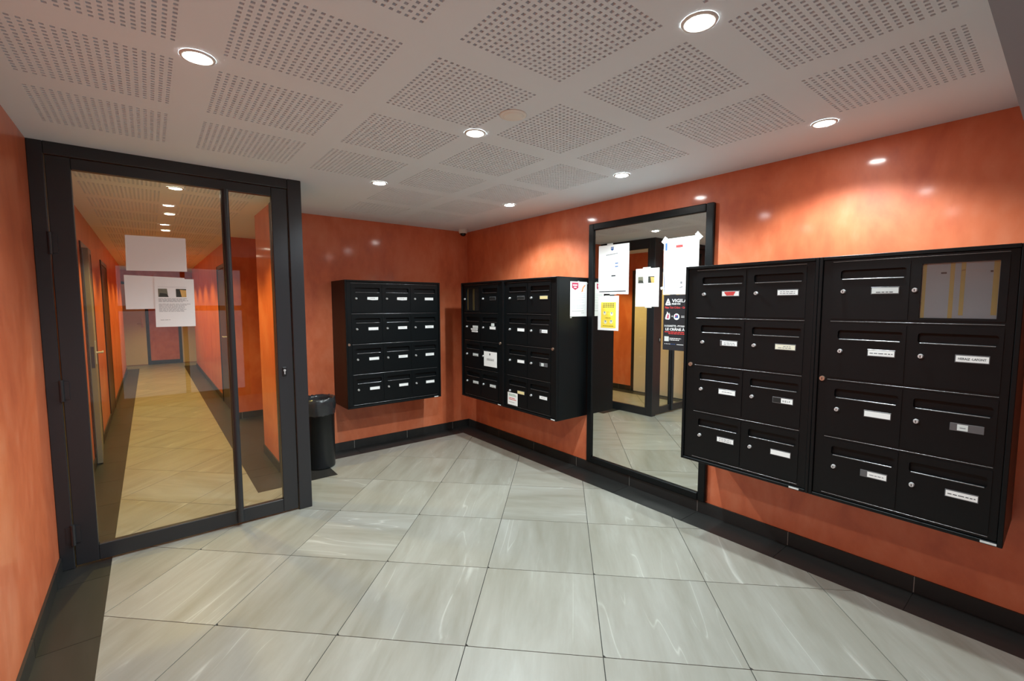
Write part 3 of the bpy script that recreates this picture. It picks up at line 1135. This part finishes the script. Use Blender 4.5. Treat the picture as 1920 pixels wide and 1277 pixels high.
def p_side(mb):
    W, Ht = .21, .3
    sh = MB().poly([(.02, Ht - .008), (.10, Ht - .008), (.10, Ht - .052), (.06, Ht - .072), (.02, Ht - .052)], YP, INKP)
    sh.rect(.032, Ht - .034, .086, Ht - .024, YP - .0003, WHITEI)
    sh.rect(.044, Ht - .052, .076, Ht - .043, YP - .0003, WHITEI)
    ar = MB().poly([(.136, Ht - .088), (.158, Ht - .082), (.160, Ht - .062), (.172, Ht - .044), (.186, Ht - .034), (.188, Ht - .022), (.172, Ht - .030), (.154, Ht - .046), (.146, Ht - .066)], YP, INKO)
    for z in (.195, .18, .165, .14, .12, .095, .08, .065):
        lines(mb, .022, .065, z, z + .001, .01, mat('pale_ink', srgb(205, 208, 214), .8), .004, 1)
        lines(mb, .078, .185, z, z + .001, .01, mat('pale_ink', srgb(205, 208, 214), .8), .004, 1)
    lines(mb, .022, .18, .045, .046, .01, INK, .003, 1)
    lines(mb, .14, .18, .028, .029, .01, INK, .003, 1)
    return {'printed_shield': sh, 'printed_arrow': ar}


notice('paper_notice', 'white sheet with a raspberry shield on the side of a mailbox unit', .21, .302, (2.824, 2.7285, 1.403), 0, p_side,
       tapes=((.1, .302, .02, .01, 0), (.215, .288, .018, .008, .3), (.01, -.008, .02, .008, 0)))


def p_small(mb):
    W, Ht = .222, .152
    mb.poly([(.094, .135), (.112, .135), (.112, .12), (.103, .112), (.094, .12)], YP, INKD)
    lines(mb, .05, .19, .062, .075, .012, INKD, .005, 1)


notice('paper_notice', 'small white card with a dark crest taped over a corner mailbox door', .222, .152, (UF - .0085, 3.795, .880), RW, p_small)


def p_card(mb):
    lines(mb, .02, .13, .085, .098, .012, INKG, .006, 1)
    lines(mb, .02, .13, .045, .062, .013, INKR, .007, 1)
    lines(mb, .02, .12, .022, .024, .013, INK, .004, 1)


notice('paper_notice', 'small white card with green and red lines on a bottom mailbox door', .15, .118, (UF - .0085, 3.40, .550), RW, p_card)

# ------------------------------------------------------------------ bin
rb = random.Random(5)
bn = thing('trash_bin', 'round black waste bin with a black liner folded over its rim', 'bin', (1.185, 4.36, 0))
MB().lathe([(0.0, .004), (.122, .004), (.128, 0.0), (.132, .012), (.138, .60), (.141, .60), (.141, .615), (.134, .615), (.126, .03), (0, .03)], BIN, 40).build('bin_body', bn)
noise = [[rb.uniform(-1, 1) for _ in range(48)] for _ in range(12)]


def crumple(i, k, r, z):
    n = noise[i % 12][k] * .5 + noise[(i + 3) % 12][(k * 2) % 48] * .5
    return r + .004 * n, z + (.008 * n if i in (0, 4, 5) else .003 * n)


MB().lathe([(.1435, .50), (.147, .53), (.149, .57), (.150, .61), (.146, .650), (.138, .655), (.130, .63), (.124, .54), (.118, .42)], BAG, 48, jit=crumple).build('bin_liner', bn)

# ------------------------------------------------------------------ ceiling fittings
cc = thing('security_camera', 'small white dome camera in the ceiling corner above the mailboxes', 'camera', (2.90, 4.53, H))
MB().lathe([(0, 0), (.052, 0), (.054, -.010), (.050, -.038), (.044, -.046), (.034, -.048)], WPLAST, 32).build('housing', cc)
MB().lathe([(.036, -.044), (.035, -.056), (.028, -.069), (.016, -.077), (0, -.080)], DOME, 28).build('dome', cc)
sd = thing('smoke_detector', 'flat cream disc detector among the ceiling perforations', 'detector', (1.362, 1.69, H))
MB().lathe([(0, 0), (.062, 0), (.064, -.003), (.058, -.006), (.048, -.006)], CRPLAST, 36).build('base_ring', sd)
MB().lathe([(.048, -.005), (.045, -.009), (.036, -.013), (.018, -.015), (0, -.015)], CRPLAST, 36).build('cover', sd)

ring_me = MB().lathe([(.040, -.001), (.042, -.006), (.052, -.006), (.055, -.001)], WPLAST, 32).mesh('trim_ring')
lens_me = MB().lathe([(.0405, -.002), (.034, -.0055), (.0, -.0075)], LAMP, 24).mesh('lamp_lens')
lensc_me = MB().lathe([(.0405, -.002), (.034, -.0055), (.0, -.0075)], LAMPC, 24).mesh('lamp_lens')


def downlight(x, y, lens, power, col, label, group, size=140):
    t = thing('downlight', label, 'ceiling light', (x, y, H), 0, group)
    link('trim_ring', ring_me, t)
    link('lamp_lens', lens, t)
    ld = bpy.data.lights.new('downlight_beam', 'SPOT')
    ld.energy = power
    ld.color = col
    ld.spot_size = math.radians(size)
    ld.spot_blend = 0.5
    ld.shadow_soft_size = 0.03
    lo = bpy.data.objects.new('downlight_beam', ld)
    C.objects.link(lo)
    lo.parent = t
    lo.location = (0, 0, -.04)


S = 'small round recessed ceiling spotlight '
for x, y, lb in ((.179, .80, 'beside the grey beam, close to the left wall'), (.179, 2.005, 'in front of the glazed door, near the hinge wall'),
                 (1.381, .79, 'in the middle of the row beside the grey beam'), (1.347, 1.982, 'next to the cream detector disc'),
                 (1.34, 3.20, 'near the corner post of the glazed door'), (2.518, 3.18, 'above the mailboxes between corner and mirror'),
                 (2.547, 1.988, 'in front of the top of the mirror'), (2.598, .822, 'above the mailbox unit with the display door')):
    downlight(x, y, lens_me, LOBBY_W * (.3 if y == .80 else .5 if x < 1 else 1), LOBBY_COL, S + lb, 'lobby ceiling spotlights')
for k, od in enumerate(('nearest', 'second from', 'third from', 'fourth from', 'fifth from', 'sixth from', 'seventh from', 'eighth from')):
    downlight(.20, 4.29 + 1.22 * k, lensc_me, CORR_W, CORR_COL, 'small round corridor spotlight, ' + od + ' the glazed door', 'corridor ceiling spotlights', 116)
